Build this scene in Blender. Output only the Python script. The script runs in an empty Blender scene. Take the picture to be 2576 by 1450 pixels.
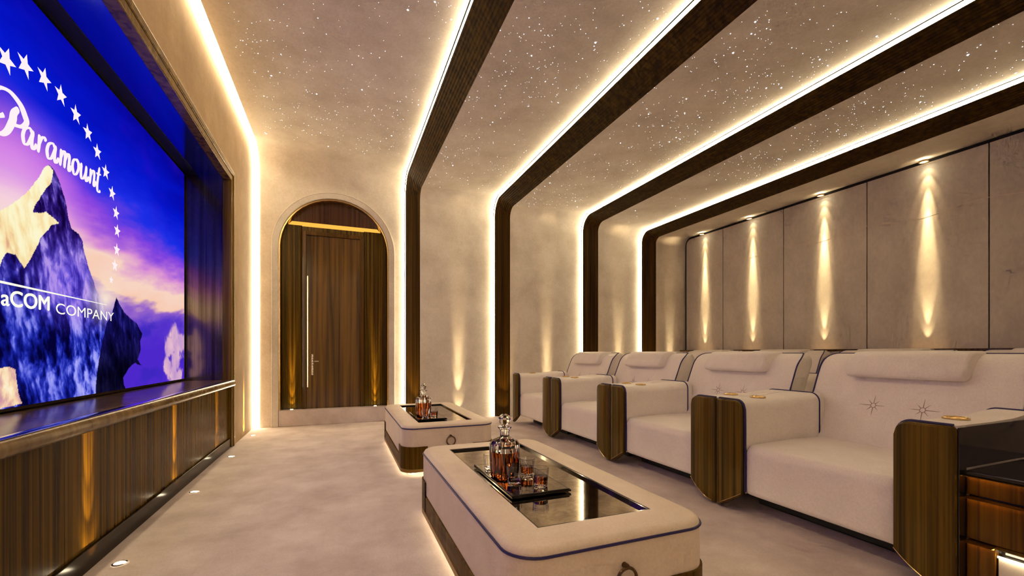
import bpy, bmesh, math, random
import numpy as np
from mathutils import Vector, noise as mnoise

random.seed(7)
PI = math.pi
C = bpy.context.scene.collection

# ------------------------------------------------------------------ camera
TH = math.radians(21.8)          # yaw of the camera to the right of the room's long axis
FPX, UC, VH = 1083.0, 1288.0, 887.0
EYE = 1.0
cam_d = bpy.data.cameras.new('camera')
cam_d.sensor_width = 36.0
cam_d.lens = FPX / 2576.0 * 36.0
cam_d.shift_y = (VH - 725.0) / 2576.0
cam_d.clip_start = 0.02
cam = bpy.data.objects.new('camera', cam_d)
C.objects.link(cam)
cam.location = (0, 0, EYE)
cam.rotation_euler = (PI / 2, 0, -TH)
bpy.context.scene.camera = cam

# ------------------------------------------------------------------ helpers
def link(o, parent=None):
    C.objects.link(o)
    if parent is not None:
        o.parent = parent
    return o


def mesh_obj(name, verts, faces, mat, parent=None, loc=None, bevel=0, segs=3, smooth=True, angle=35, weld=False, recalc=True, mids=None):
    me = bpy.data.meshes.new(name)
    bm = bmesh.new()
    vs = [bm.verts.new(v) for v in verts]
    for k, f in enumerate(faces):
        if len(set(f)) < 3:
            continue
        try:
            bf = bm.faces.new([vs[i] for i in f])
            if mids:
                bf.material_index = mids[k]
        except ValueError:
            pass
    if weld:
        bmesh.ops.remove_doubles(bm, verts=bm.verts, dist=1e-5)
    if recalc:
        bmesh.ops.recalc_face_normals(bm, faces=bm.faces)
    for f in bm.faces:
        f.smooth = smooth
    bm.to_mesh(me)
    bm.free()
    mats = mat if isinstance(mat, (list, tuple)) else [mat]
    for m in mats:
        me.materials.append(m)
    o = bpy.data.objects.new(name, me)
    if loc:
        o.location = loc
    link(o, parent)
    if smooth and angle < 180:
        try:
            me.set_sharp_from_angle(angle=math.radians(angle))
        except Exception:
            pass
    if bevel:
        b = o.modifiers.new('bevel', 'BEVEL')
        b.width = bevel
        b.segments = segs
        b.limit_method = 'ANGLE'
        b.angle_limit = math.radians(40)
        b.harden_normals = False
        for p in me.polygons:
            p.use_smooth = True
    return o


class MB:
    """collects shapes and links them as one mesh"""
    def __init__(self):
        self.v, self.f = [], []

    def add(self, verts, faces):
        n = len(self.v)
        self.v += [tuple(p) for p in verts]
        self.f += [tuple(i + n for i in q) for q in faces]
        return self

    def box(self, x0, x1, y0, y1, z0, z1):
        v = [(x, y, z) for z in (z0, z1) for y in (y0, y1) for x in (x0, x1)]
        f = [(0, 2, 3, 1), (4, 5, 7, 6), (0, 1, 5, 4), (2, 6, 7, 3), (0, 4, 6, 2), (1, 3, 7, 5)]
        return self.add(v, f)

    def tube(self, pts, r, n=8, closed=False):
        pts = [Vector(p) for p in pts]
        m = len(pts)
        rr = r if isinstance(r, (list, tuple)) else [r] * m
        up = None
        rings = []
        for i, p in enumerate(pts):
            if closed:
                t = (pts[(i + 1) % m] - pts[i - 1]).normalized()
            else:
                t = (pts[min(i + 1, m - 1)] - pts[max(i - 1, 0)]).normalized()
            if up is None:
                up = Vector((0, 0, 1)) if abs(t.z) < 0.9 else Vector((1, 0, 0))
            a = t.cross(up)
            if a.length < 1e-4:
                a = t.cross(Vector((0, 1, 0)))
            a.normalize()
            b = a.cross(t).normalized()
            up = b
            rings.append([p + a * (rr[i] * math.cos(2 * PI * k / n)) + b * (rr[i] * math.sin(2 * PI * k / n)) for k in range(n)])
        v = [q for ring in rings for q in ring]
        f = []
        for i in range(m if closed else m - 1):
            j = (i + 1) % m
            for k in range(n):
                f.append((i * n + k, i * n + (k + 1) % n, j * n + (k + 1) % n, j * n + k))
        if not closed:
            f.append(tuple(range(n - 1, -1, -1)))
            f.append(tuple((m - 1) * n + k for k in range(n)))
        return self.add(v, f)

    def lathe(self, prof, n=32, c=(0, 0, 0), rot=0.0, cap0=True, cap1=True):
        v = []
        for r, z in prof:
            for k in range(n):
                a = 2 * PI * k / n + rot
                v.append((c[0] + r * math.cos(a), c[1] + r * math.sin(a), c[2] + z))
        f = []
        for i in range(len(prof) - 1):
            for k in range(n):
                f.append((i * n + k, i * n + (k + 1) % n, (i + 1) * n + (k + 1) % n, (i + 1) * n + k))
        if cap0:
            f.append(tuple(range(n - 1, -1, -1)))
        if cap1:
            f.append(tuple((len(prof) - 1) * n + k for k in range(n)))
        return self.add(v, f)

    def loft(self, loops, closed=True, cap0=False, cap1=False):
        n = len(loops[0])
        v = [p for lp in loops for p in lp]
        f = []
        for i in range(len(loops) - 1):
            for k in range(n if closed else n - 1):
                f.append((i * n + k, i * n + (k + 1) % n, (i + 1) * n + (k + 1) % n, (i + 1) * n + k))
        if cap0:
            f.append(tuple(range(n - 1, -1, -1)))
        if cap1:
            f.append(tuple((len(loops) - 1) * n + k for k in range(n)))
        return self.add(v, f)

    def build(self, name, mat, parent=None, **kw):
        return mesh_obj(name, self.v, self.f, mat, parent, **kw)


def thing(name, label, cat, loc=(0, 0, 0), group=None, rotz=0.0):
    o = bpy.data.objects.new(name, None)
    o.empty_display_size = 0.1
    o.location = loc
    o.rotation_euler = (0, 0, rotz)
    link(o)
    return tag(o, label, cat, group)


def tag(o, label, cat, group=None, kind=None):
    o['label'] = label
    o['category'] = cat
    if group:
        o['group'] = group
    if kind:
        o['kind'] = kind
    return o


def struct(o, label=None, cat=None):
    o['kind'] = 'structure'
    if label:
        o['label'] = label
    if cat:
        o['category'] = cat
    return o


def copy_tree(o, parent=None):
    c = o.copy()
    C.objects.link(c)
    c.parent = parent
    for ch in [k for k in bpy.data.objects if k.parent == o]:
        copy_tree(ch, c)
    return c


def rrect(x0, x1, y0, y1, r, n=8):
    out = []
    for cx, cy, a0 in ((x1 - r, y0 + r, -90), (x1 - r, y1 - r, 0), (x0 + r, y1 - r, 90), (x0 + r, y0 + r, 180)):
        for k in range(n + 1):
            a = math.radians(a0 + 90.0 * k / n)
            out.append((cx + r * math.cos(a), cy + r * math.sin(a)))
    return out


# ------------------------------------------------------------------ materials
def srgb(r, g, b):
    def f(c):
        c /= 255.0
        return c / 12.92 if c <= 0.04045 else ((c + 0.055) / 1.055) ** 2.4
    return (f(r), f(g), f(b), 1.0)


def new_mat(name):
    m = bpy.data.materials.new(name)
    m.use_nodes = True
    nt = m.node_tree
    return m, nt, nt.nodes['Principled BSDF']


def setp(b, **kw):
    names = {'color': 'Base Color', 'rough': 'Roughness', 'metal': 'Metallic', 'coat': 'Coat Weight', 'coat_r': 'Coat Roughness', 'spec': 'Specular IOR Level',
             'trans': 'Transmission Weight', 'ior': 'IOR', 'em': 'Emission Color', 'es': 'Emission Strength', 'sheen': 'Sheen Weight'}
    for k, v in kw.items():
        b.inputs[names[k]].default_value = v


def coords(nt, scale, rot=(0, 0, 0)):
    tc = nt.nodes.new('ShaderNodeTexCoord')
    mp = nt.nodes.new('ShaderNodeMapping')
    mp.inputs['Scale'].default_value = scale
    mp.inputs['Rotation'].default_value = rot
    nt.links.new(tc.outputs['Object'], mp.inputs['Vector'])
    return mp.outputs['Vector']


def noise(nt, vec, scale, detail=3, rough=0.6, dist=0.0):
    n = nt.nodes.new('ShaderNodeTexNoise')
    n.inputs['Scale'].default_value = scale
    n.inputs['Detail'].default_value = detail
    n.inputs['Roughness'].default_value = rough
    n.inputs['Distortion'].default_value = dist
    nt.links.new(vec, n.inputs['Vector'])
    return n.outputs['Fac']


def ramp(nt, fac, stops):
    r = nt.nodes.new('ShaderNodeValToRGB')
    e = r.color_ramp.elements
    e[0].position, e[0].color = stops[0]
    e[1].position, e[1].color = stops[1]
    for p, c in stops[2:]:
        x = e.new(p)
        x.color = c
    nt.links.new(fac, r.inputs['Fac'])
    return r.outputs['Color']


def bump(nt, b, fac, strength, dist=0.01):
    n = nt.nodes.new('ShaderNodeBump')
    n.inputs['Strength'].default_value = strength
    n.inputs['Distance'].default_value = dist
    nt.links.new(fac, n.inputs['Height'])
    nt.links.new(n.outputs['Normal'], b.inputs['Normal'])


def mix_rgb(nt, a, b, fac, mode='MULTIPLY'):
    m = nt.nodes.new('ShaderNodeMix')
    m.data_type = 'RGBA'
    m.blend_type = mode
    m.inputs['Factor'].default_value = fac
    nt.links.new(a, m.inputs[6])
    nt.links.new(b, m.inputs[7])
    return m.outputs[2]


def mottled(name, c0, c1, scale=3.0, rough=0.7, bmp=0.15, fine=60.0, stretch=(1, 1, 1), spec=0.3):
    m, nt, b = new_mat(name)
    v = coords(nt, stretch)
    n1 = noise(nt, v, scale, 6, 0.65)
    n2 = noise(nt, v, fine, 4, 0.7)
    c = ramp(nt, n1, [(0.32, c0), (0.68, c1)])
    g = ramp(nt, n2, [(0.3, (0.8, 0.8, 0.8, 1)), (0.7, (1, 1, 1, 1))])
    nt.links.new(mix_rgb(nt, c, g, 0.7), b.inputs['Base Color'])
    setp(b, rough=rough, spec=spec)
    bump(nt, b, n2, bmp, 0.004)
    return m


def wood(name, dark, light, rough=0.16, coat=0.5, scale=1.0, zstretch=0.35):
    m, nt, b = new_mat(name)
    v = coords(nt, (38 * scale, 38 * scale, zstretch))
    n1 = noise(nt, v, 1.0, 4, 0.6, 0.4)
    v2 = coords(nt, (7 * scale, 7 * scale, 0.15))
    n2 = noise(nt, v2, 1.0, 3, 0.5, 0.2)
    c1 = ramp(nt, n1, [(0.38, dark), (0.62, light)])
    c2 = ramp(nt, n2, [(0.3, (0.55, 0.5, 0.45, 1)), (0.7, (1, 1, 1, 1))])
    nt.links.new(mix_rgb(nt, c1, c2, 0.8), b.inputs['Base Color'])
    setp(b, rough=rough, coat=coat, coat_r=0.04, spec=0.22)
    return m


def plain(name, c, rough=0.5, metal=0.0, **kw):
    m, nt, b = new_mat(name)
    setp(b, color=c, rough=rough, metal=metal, **kw)
    return m


def emit(name, c, s):
    m, nt, b = new_mat(name)
    setp(b, color=(0, 0, 0, 1), em=c, es=s, rough=0.6, spec=0.0)
    return m


WARM = (1.0, 0.72, 0.36, 1)
M = {}
M['wallpaper'] = mottled('wallpaper', srgb(206, 197, 186), srgb(232, 225, 216), 2.2, 0.75, 0.2, 45)
M['starceil'] = mottled('ceiling_fabric', srgb(206, 197, 186), srgb(232, 225, 216), 2.2, 0.75, 0.2, 45)
M['stone'] = mottled('wall_stone', srgb(192, 184, 174), srgb(222, 214, 203), 1.6, 0.5, 0.1, 30, (1, 1, 0.6))
M['carpet'] = mottled('carpet', srgb(196, 183, 182), srgb(228, 217, 217), 2.6, 0.95, 0.25, 90, (1, 1, 1), 0.1)
M['leather'] = mottled('cream_leather', srgb(236, 229, 225), srgb(244, 239, 236), 5.0, 0.42, 0.08, 120, (1, 1, 1), 0.4)
M['suede'] = mottled('table_leather', srgb(224, 208, 190), srgb(236, 222, 206), 5.0, 0.45, 0.06, 120, (1, 1, 1), 0.4)
M['wood'] = wood('zebrano_wood', (0.038, 0.020, 0.0015, 1), (0.17, 0.098, 0.008, 1), 0.32, 0.0)
M['wood_lit'] = wood('walnut_wood', (0.060, 0.027, 0.003, 1), (0.15, 0.072, 0.008, 1), 0.2, 0.15)
M['wood_dark'] = wood('ribbed_wood', (0.030, 0.015, 0.0012, 1), (0.095, 0.050, 0.004, 1), 0.45, 0.0, 0.6)
M['wood_dark'].node_tree.nodes['Principled BSDF'].inputs['Specular IOR Level'].default_value = 0.1
M['ledge'] = wood('ledge_wood', (0.13, 0.080, 0.030, 1), (0.22, 0.14, 0.055, 1), 0.2, 0.0, 0.4)
M['cabinet'] = wood('cabinet_wood', (0.034, 0.016, 0.001, 1), (0.14, 0.072, 0.004, 1), 0.25, 0.0)
M['skirting'] = plain('skirting_lacquer', (0.012, 0.006, 0.002, 1), 0.18, spec=0.15)
for k_ in ('cabinet',):
    M[k_].node_tree.nodes['Principled BSDF'].inputs['Specular IOR Level'].default_value = 0.06
M['toekick'] = plain('toe_kick_black', (0.006, 0.006, 0.008, 1), 0.6)
M['piping'] = plain('navy_piping', srgb(30, 24, 88), 0.45)
M['brass'] = plain('brass', (0.72, 0.50, 0.22, 1), 0.22, 1.0)
M['bronze'] = plain('dark_bronze', (0.16, 0.10, 0.05, 1), 0.3, 1.0)
M['steel'] = plain('polished_metal', (0.75, 0.70, 0.62, 1), 0.15, 1.0)
M['black'] = plain('black_lacquer', (0.004, 0.004, 0.005, 1), 0.12, coat=0.5)
M['black_matte'] = plain('black_matte', (0.006, 0.006, 0.007, 1), 0.7)
M['thread'] = plain('grey_thread', srgb(142, 124, 116), 0.7)
M['led'] = emit('led_warm', (1.0, 0.79, 0.48, 1), 8.6)
M['led_gold'] = emit('led_gold', (1.0, 0.50, 0.07, 1), 0.33)
M['led_amber'] = emit('led_amber', (1.0, 0.47, 0.06, 1), 2.0)
M['led_table'] = emit('led_table', (1.0, 0.78, 0.45, 1), 8.0)
M['lamp'] = emit('lamp_warm', (1.0, 0.84, 0.55, 1), 8.0)
M['star'] = emit('star_light', (0.92, 0.94, 1.0, 1), 0.75)
M['star'].cycles.emission_sampling = 'NONE'


M['plinth'] = wood('plinth_wood', (0.075, 0.036, 0.002, 1), (0.17, 0.092, 0.006, 1), 0.4, 0.0)
M['plinth'].node_tree.nodes['Principled BSDF'].inputs['Specular IOR Level'].default_value = 0.08
M['rim'] = plain('rim_gold', (0.30, 0.17, 0.03, 1), 0.35, 0.3)


def mirror_mat():
    m, nt, b = new_mat('antique_mirror')
    v = coords(nt, (1, 1, 1))
    n1 = noise(nt, v, 9.0, 8, 0.75, 0.8)
    c = ramp(nt, n1, [(0.35, (0.22, 0.17, 0.115, 1)), (0.62, (0.62, 0.54, 0.43, 1))])
    nt.links.new(c, b.inputs['Base Color'])
    setp(b, metal=1.0, rough=0.05)
    return m


M['mirror'] = mirror_mat()


def glass_mat(name, c, ior=1.45, rough=0.0):
    m, nt, b = new_mat(name)
    setp(b, color=c, trans=1.0, ior=ior, rough=rough)
    return m


M['glass'] = glass_mat('crystal', (0.97, 0.97, 1.0, 1), 1.5)
M['whiskey'] = glass_mat('whiskey', (0.42, 0.10, 0.012, 1), 1.40)

# ------------------------------------------------------------------ room shell
YN = -0.55            # near end wall, behind the camera


def path(D, Zt, r, n=10):
    """section line of the vault in (y, z): far wall foot -> ceiling -> near wall foot"""
    far = [(D, 0.0), (D, (Zt - r) * 0.5), (D, Zt - r)]
    arc = [(D - r + r * math.cos(a), Zt - r + r * math.sin(a)) for a in [PI / 2 * k / n for k in range(n + 1)]]
    mid = [(D - r + (YN + r - (D - r)) * k / 8.0, Zt) for k in range(1, 8)]
    arc2 = [(YN + r - r * math.sin(a), Zt - r + r * math.cos(a)) for a in [PI / 2 * k / n for k in range(n + 1)]]
    near = [(YN, Zt - r), (YN, (Zt - r) * 0.5), (YN, 0.0)]
    return far, arc + mid + arc2, near


def strip(name, a, b, part, mat, nx=1):
    """surface between the vault line at x=a[0] and the one at x=b[0]"""
    loops = []
    for i in range(nx + 1):
        t = i / nx
        p = [a[k] + (b[k] - a[k]) * t for k in range(4)]
        loops.append([(p[0], y, z) for y, z in path(p[1], p[2], p[3])[part]])
    m = MB().loft(loops, closed=False)
    return m.build(name, mat, recalc=False, angle=180)


#      x      D     Zt    r
K1o = (-1.06, 6.52, 3.70, 0.32)
K2o = (0.885, 6.50, 3.59, 0.32)
K2i = (1.07, 6.236, 3.326, 0.16)
K3o = (2.24, 6.40, 3.41, 0.28)
K3i = (2.455, 6.22, 3.23, 0.15)
K4o = (3.82, 6.38, 3.33, 0.28)
K4i = (4.07, 6.24, 3.19, 0.15)
K5o = (5.02, 6.35, 3.19, 0.22)
K5i = (5.275, 6.22, 3.06, 0.11)
K6 = (6.03, 6.30, 3.13, 0.15)
sections = [(K1o, K2o), (K2i, K3o), (K3i, K4o), (K4i, K5o), (K5i, K6)]
for i, (a, b) in enumerate(sections):
    if i:
        struct(strip('wall_far', a, b, 0, M['wallpaper']))
    struct(strip('ceiling', a, b, 1, M['starceil'], 2))
    struct(strip('wall_near', a, b, 2, M['wallpaper']))

# far wall of the first bay, with the arched opening
AX, AR, ASZ = -0.05, 0.715, 2.43     # arch centre, radius, springing height
NA = 24


def arch_pts(r, z0=0.0, n=NA):
    pts = [(AX + r, z0), (AX + r, ASZ * 0.5), (AX + r, ASZ)]
    pts += [(AX + r * math.cos(PI * k / n), ASZ + r * math.sin(PI * k / n)) for k in range(1, n)]
    pts += [(AX - r, ASZ), (AX - r, ASZ * 0.5), (AX - r, z0)]
    return pts


ztop = K1o[2] - K1o[3]
ztop2 = K2o[2] - K2o[3]


def outer_for(p):
    x, z = p
    dx, dz = x - AX, z - ASZ
    xl, xr = K1o[0], K2o[0]
    if z <= ASZ + 1e-6:
        return (xr if dx > 0 else xl, z)
    ang = math.atan2(dz, dx)
    hx = (xr - AX) if dx > 0 else (AX - xl)
    s = 1e9
    if abs(math.cos(ang)) > 1e-6:
        s = min(s, hx / abs(math.cos(ang)))
    zt = ztop + (ztop2 - ztop) * 0.5
    s = min(s, (zt - ASZ) / max(1e-6, math.sin(ang)))
    q = (AX + s * math.cos(ang), ASZ + s * math.sin(ang))
    return q


def wall_y(x):
    t = (x - K1o[0]) / (K2o[0] - K1o[0])
    return K1o[1] + (K2o[1] - K1o[1]) * t


inn = arch_pts(AR + 0.085)
out = [outer_for(p) for p in inn]
m = MB().loft([[(x, wall_y(x), z) for x, z in inn], [(x, wall_y(x), z) for x, z in out]], closed=False)
# corners above the arch and the strip up to the cove
zt = ztop + (ztop2 - ztop) * 0.5
kr = max(i for i, p in enumerate(out) if abs(p[0] - K2o[0]) < 1e-5)
kl = min(i for i, p in enumerate(out) if abs(p[0] - K1o[0]) < 1e-5)
for k0, k1, xc in ((kr, kr + 1, K2o[0]), (kl - 1, kl, K1o[0])):
    tri = [(out[k0][0], wall_y(out[k0][0]), out[k0][1]), (out[k1][0], wall_y(out[k1][0]), out[k1][1]), (xc, wall_y(xc), zt)]
    m.add(tri, [(0, 1, 2)])
m.add([(K1o[0], K1o[1], zt - 0.0), (K2o[0], K2o[1], zt), (K2o[0], K2o[1] + 0.0, max(zt, ztop2)), (K1o[0], K1o[1], ztop)], [(0, 1, 2, 3)])
struct(m.build('wall_far', M['wallpaper'], angle=180))
# arch moulding: a raised round-arched border, then a thin reveal
DY = 6.505
mo = MB()
prof = [(0.085, 0.0), (0.083, -0.026), (0.072, -0.030), (0.066, -0.022), (0.03, -0.020), (0.0, -0.012), (-0.0, 0.10)]
mo.loft([[(x, DY + dy, z) for x, z in arch_pts(AR + dr)] for dr, dy in prof], closed=False)
struct(mo.build('trim_1', M['wallpaper'], angle=40))
gl = MB()
gl.loft([[(x, DY + dy, z) for x, z in arch_pts(AR + dr, 0.215)] for dr, dy in ((0.0, 0.02), (-0.02, 0.02), (-0.025, 0.03), (-0.025, 0.14))], closed=False)
struct(gl.build('trim_2', M['brass'], angle=40))
# raised doorstep
st = MB().box(AX - AR + 0.002, AX + AR - 0.002, DY + 0.0, DY + 0.6, 0.0, 0.215)
struct(st.build('floor_step', M['carpet'], bevel=0.008))

# screen wall around the niche: pilasters and the panel above
WX = -1.06
NZ = 2.83           # niche soffit
NY0, NY1 = 0.62, 5.32
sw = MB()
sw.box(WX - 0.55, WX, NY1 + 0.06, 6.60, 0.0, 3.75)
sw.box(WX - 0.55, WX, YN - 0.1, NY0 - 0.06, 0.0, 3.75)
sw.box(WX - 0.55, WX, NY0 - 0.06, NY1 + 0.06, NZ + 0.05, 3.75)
M['tan'] = mottled('shaded_tan_fabric', srgb(158, 130, 98), srgb(184, 156, 122), 2.2, 0.75, 0.2, 45)  # fabric tan made darker, standing in for the missing direct light
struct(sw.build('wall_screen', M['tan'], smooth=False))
nb = MB()
nb.box(-1.58, -1.54, NY0, NY1, 0.0, NZ)
struct(nb.build('wall_screen_niche', M['black_matte'], smooth=False))
# niche reveals in polished ribbed wood
rv = MB()
for ys, d in ((NY1, 1), (NY0, -1)):
    pts = []
    n = 22
    for k in range(n * 4 + 1):
        x = -1.54 + (0.40) * k / (n * 4)
        pts.append((x, ys))
    lo = [(x, y, 0.70) for x, y in pts]
    hi = [(x, y, NZ) for x, y in pts]
    rv.loft([lo, hi], closed=False)
M['reveal'] = wood('reveal_wood', (0.16, 0.13, 0.08, 1), (0.36, 0.31, 0.22, 1), 0.16, 0.0)
M['reveal'].node_tree.nodes['Principled BSDF'].inputs['Metallic'].default_value = 0.85
struct(rv.build('trim_3', M['reveal'], smooth=False))
struct(MB().box(-1.54, -1.365, NY0, NY1, NZ - 0.004, NZ + 0.04).build('trim_11', M['black_matte'], smooth=False))
so = MB().box(-1.365, -1.14, NY0, NY1, NZ, NZ + 0.04)
struct(so.build('trim_4', plain('soffit_lacquer', (0.42, 0.50, 0.56, 1), 0.14, 1.0), smooth=False))
# stepped frame of the niche
fr = MB()
for y0, y1, z0, z1, x1 in ((NY1 - 0.02, NY1 + 0.04, 0.0, NZ + 0.04, -1.055), (NY1 + 0.04, NY1 + 0.09, 0.0, NZ + 0.09, -1.045), (NY0 - 0.04, NY0 + 0.02, 0.0, NZ + 0.04, -1.055),
                           (NY0 - 0.09, NY0 - 0.04, 0.0, NZ + 0.09, -1.045)):
    fr.box(-1.14, x1, y0, y1, z0, z1)
fr.box(-1.14, -1.055, NY0 + 0.02, NY1 - 0.02, NZ - 0.02, NZ + 0.04)
fr.box(-1.14, -1.045, NY0 - 0.04, NY1 + 0.04, NZ + 0.04, NZ + 0.09)
struct(fr.build('trim_5', wood('frame_wood', (0.11, 0.060, 0.005, 1), (0.25, 0.145, 0.018, 1), 0.2, 0.2, 0.5), bevel=0.008))

# back wall with panel joints
BX = 6.03
seams_y = [5.43, 4.36, 3.29, 2.22, 1.15, 0.08]
bw = MB()
BY1, BZ1, BR = 6.26, 3.09, 0.10
ys = [YN] + seams_y[::-1] + [BY1]
g = 0.006
for i in range(len(ys) - 1):
    y0, y1 = ys[i] + g, ys[i + 1] - g
    if i == len(ys) - 2:
        pts = [(y0, 0.0), (y1, 0.0)] + [(y1 - BR + BR * math.cos(a), BZ1 - BR + BR * math.sin(a)) for a in [PI / 2 * k / 8 for k in range(9)]] + [(y0, BZ1)]
    else:
        pts = [(y0, 0.0), (y1, 0.0), (y1, BZ1), (y0, BZ1)]
    bw.add([(BX - 0.02, y, z) for y, z in pts] + [(BX, y, z) for y, z in pts],
           [tuple(range(len(pts)))] + [(k, (k + 1) % len(pts), (k + 1) % len(pts) + len(pts), k + len(pts)) for k in range(len(pts))])
struct(bw.build('wall_back', M['stone'], smooth=False))
struct(MB().box(BX + 0.001, BX + 0.05, YN - 0.1, 6.6, 0, 3.7).build('wall_back', M['black_matte'], smooth=False))
# a pale inlay line runs across the stone panels
il = MB()
pp = []
for k in range(60):
    y = 0.0 + 6.2 * k / 59
    pp.append((BX - 0.0206, y, 2.52 + 0.03 * math.sin(y * 5.9 + 0.7)))
il.loft([[(x, y, z - 0.003) for x, y, z in pp], [(x, y, z + 0.003) for x, y, z in pp]], closed=False)
struct(il.build('trim_6', plain('pale_inlay', srgb(214, 198, 180), 0.4)))

fl = MB()
nx, ny = 24, 24
fv = [(-1.7 + 8.0 * i / nx, YN - 0.2 + 7.6 * j / ny, 0.0) for j in range(ny + 1) for i in range(nx + 1)]
ff = [(j * (nx + 1) + i, j * (nx + 1) + i + 1, (j + 1) * (nx + 1) + i + 1, (j + 1) * (nx + 1) + i) for j in range(ny) for i in range(nx)]
struct(fl.add(fv, ff).build('floor', M['carpet']))
# unseen black slabs added outside the visible shells keep stray light out
struct(MB().box(-1.7, 6.2, YN - 0.3, 7.3, 3.82, 3.9).build('light_stop_top', M['black_matte'], smooth=False))
struct(MB().box(-1.7, 6.2, 7.2, 7.3, 0, 3.82).build('light_stop_far', M['black_matte'], smooth=False))

# dark ribbed bands between the shells
def band(idx, a, b, ribs=9):
    """ribbed wood band from the outer shell edge a to the inner shell edge b"""
    n = ribs * 4
    loops_all = [[], [], []]
    for k in range(n + 1):
        t = k / n
        off = 0.007 * (0.5 + 0.5 * math.cos(2 * PI * ribs * t)) if 0 < k < n else 0.0
        x = a[0] + 0.012 + (b[0] - a[0] - 0.012) * t
        oa = 0.041
        D = (a[1] - oa) + (b[1] - a[1] + oa) * t + off
        Zt = (a[2] - oa) + (b[2] - a[2] + oa) * t + off
        r = (a[3] - oa) + (b[3] - a[3] + oa) * t
        p = path(D, Zt, max(r, 0.03))
        loops_all[0].append([(x, y, z) for y, z in p[0] + p[1] + p[2]])
    m = MB().loft(loops_all[0], closed=False)
    return struct(m.build('trim_%d' % idx, M['wood_dark'], recalc=False, smooth=True, angle=25))


def led(a, label, direct=False):
    if direct:
        p0, p1 = (a[0] + 0.002, a[1] - 0.004, a[2] - 0.004, a[3]), (a[0] + 0.075, a[1] - 0.004, a[2] - 0.004, a[3])
    else:
        p0, p1 = (a[0] + 0.010, a[1] - 0.004, a[2] - 0.004, a[3]), (a[0] + 0.012, a[1] - 0.040, a[2] - 0.040, a[3] - 0.037)
    l0, l1 = [], []
    for lst, p in ((l0, p0), (l1, p1)):
        q = path(p[1], p[2], p[3])
        for y, z in q[0] + q[1] + q[2]:
            lst.append((p[0], y, max(z, 0.004)))
    m = MB().loft([l0, l1], closed=False)
    o = m.build('ceiling_led_strip', M['led'], recalc=False, angle=180)
    tag(o, label, 'led strip', 'warm LED strips along the vault')
    return o


band(7, K2o, K2i)
band(8, K3o, K3i)
band(9, K4o, K4i)
band(10, K5o, K5i)
led(K1o, 'glowing warm LED strip rising directly beside the screen wall', True)
led(K2o, 'warm LED strip on the dark band just right of the arched door')
led(K3o, 'warm LED strip on the second dark band right of the arched door')
led(K4o, 'warm LED strip on the third dark band right of the arched door')
led(K5o, 'warm LED strip on the dark band nearest the stone back wall')

# ------------------------------------------------------------------ door in the arch
dy = DY + 0.12
door = bpy.data.objects.new('door_1', None)
door.location = (AX, dy, 0.215)
link(door)
struct(door, 'tall glossy dark wood door set in the round arch', 'door')


def door_part(mb, name, mat, **kw):
    return mb.build(name, mat, door, **kw)


# ribbed wall panels left and right, tympanum above the light slot
ZD = 0.215
H_arch = lambda x, r=AR - 0.026: ASZ - ZD + math.sqrt(max(0.0, r * r - x * x))
DL, DR = -0.435, 0.375      # door frame sides, relative to the arch centre
slot = 2.545
for x0, x1 in ((-0.684, DL), (DR, 0.684)):
    n = max(8, int((x1 - x0) / 0.007))
    lo, hi = [], []
    for k in range(n + 1):
        x = x0 + (x1 - x0) * k / n
        y = 0.0 + 0.004 * (k % 2)
        lo.append((x, y, 0.0))
        hi.append((x, y, min(H_arch(x), slot)))
    door_part(MB().loft([lo, hi], closed=False), 'side_panel', M['wood'], smooth=False)
ty = MB()
n = 30
xs = [-0.60 + 1.2 * k / n for k in range(n + 1)]
lo = [(x, 0.0, min(slot + 0.05, H_arch(x))) for x in xs]
hi = [(x, 0.0, H_arch(x)) for x in xs]
door_part(ty.loft([lo, hi], closed=False), 'top_panel', wood('red_wood', (0.05, 0.016, 0.006, 1), (0.12, 0.042, 0.012, 1), 0.15, 0.7, 0.8), smooth=False)
sl = MB().box(-0.60, 0.60, 0.03, 0.035, slot - 0.01, slot + 0.06)
door_part(sl, 'light_slot', M['led_gold'], smooth=False)
# frame and leaf
f = MB()
FT = 2.475
f.box(DL, DL + 0.055, -0.02, 0.03, 0.0, FT)
f.box(DR - 0.055, DR, -0.02, 0.03, 0.0, FT)
f.box(DL + 0.055, DR - 0.055, -0.02, 0.03, FT - 0.055, FT)
door_part(f, 'door_frame', M['wood_lit'], bevel=0.005)
hd = MB().box(DL, DR, -0.005, 0.02, FT + 0.0, slot - 0.01)
door_part(hd, 'header', M['wood'], smooth=False)
leaf = MB().box(DL + 0.057, DR - 0.057, 0.0, 0.03, 0.0, FT - 0.058)
leaf_o = door_part(leaf, 'door_leaf', wood('door_wood', (0.06, 0.028, 0.004, 1), (0.24, 0.125, 0.016, 1), 0.06, 1.0, 0.35), smooth=False)
gw = MB().box(DL + 0.062, DL + 0.075, -0.006, 0.0, 0.30, 1.85)  # bright strip added in place of a vertical reflection on the door
door_part(gw, 'reflection_strip', M['steel'])
# knurled vertical pull
h = MB()
pr = []
for k in range(33):
    z = 0.47 + 0.29 * k / 32
    pr.append((0.017 + (0.004 if k % 4 < 2 else 0.0), z))
h.lathe(pr, 16, (DL + 0.13, -0.055, 0))
for z in (0.50, 0.73):
    h.box(DL + 0.124, DL + 0.136, -0.05, 0.0, z - 0.006, z + 0.006)
ho = door_part(h, 'door_handle', M['steel'], angle=30)
k = MB().tube([(DL + 0.155, -0.03, 0.66), (DL + 0.21, -0.03, 0.66)], 0.007, 8)
k.tube([(DL + 0.16, 0.0, 0.66), (DL + 0.16, -0.03, 0.66)], 0.006, 8)
door_part(k, 'latch_lever', M['steel'])

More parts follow.
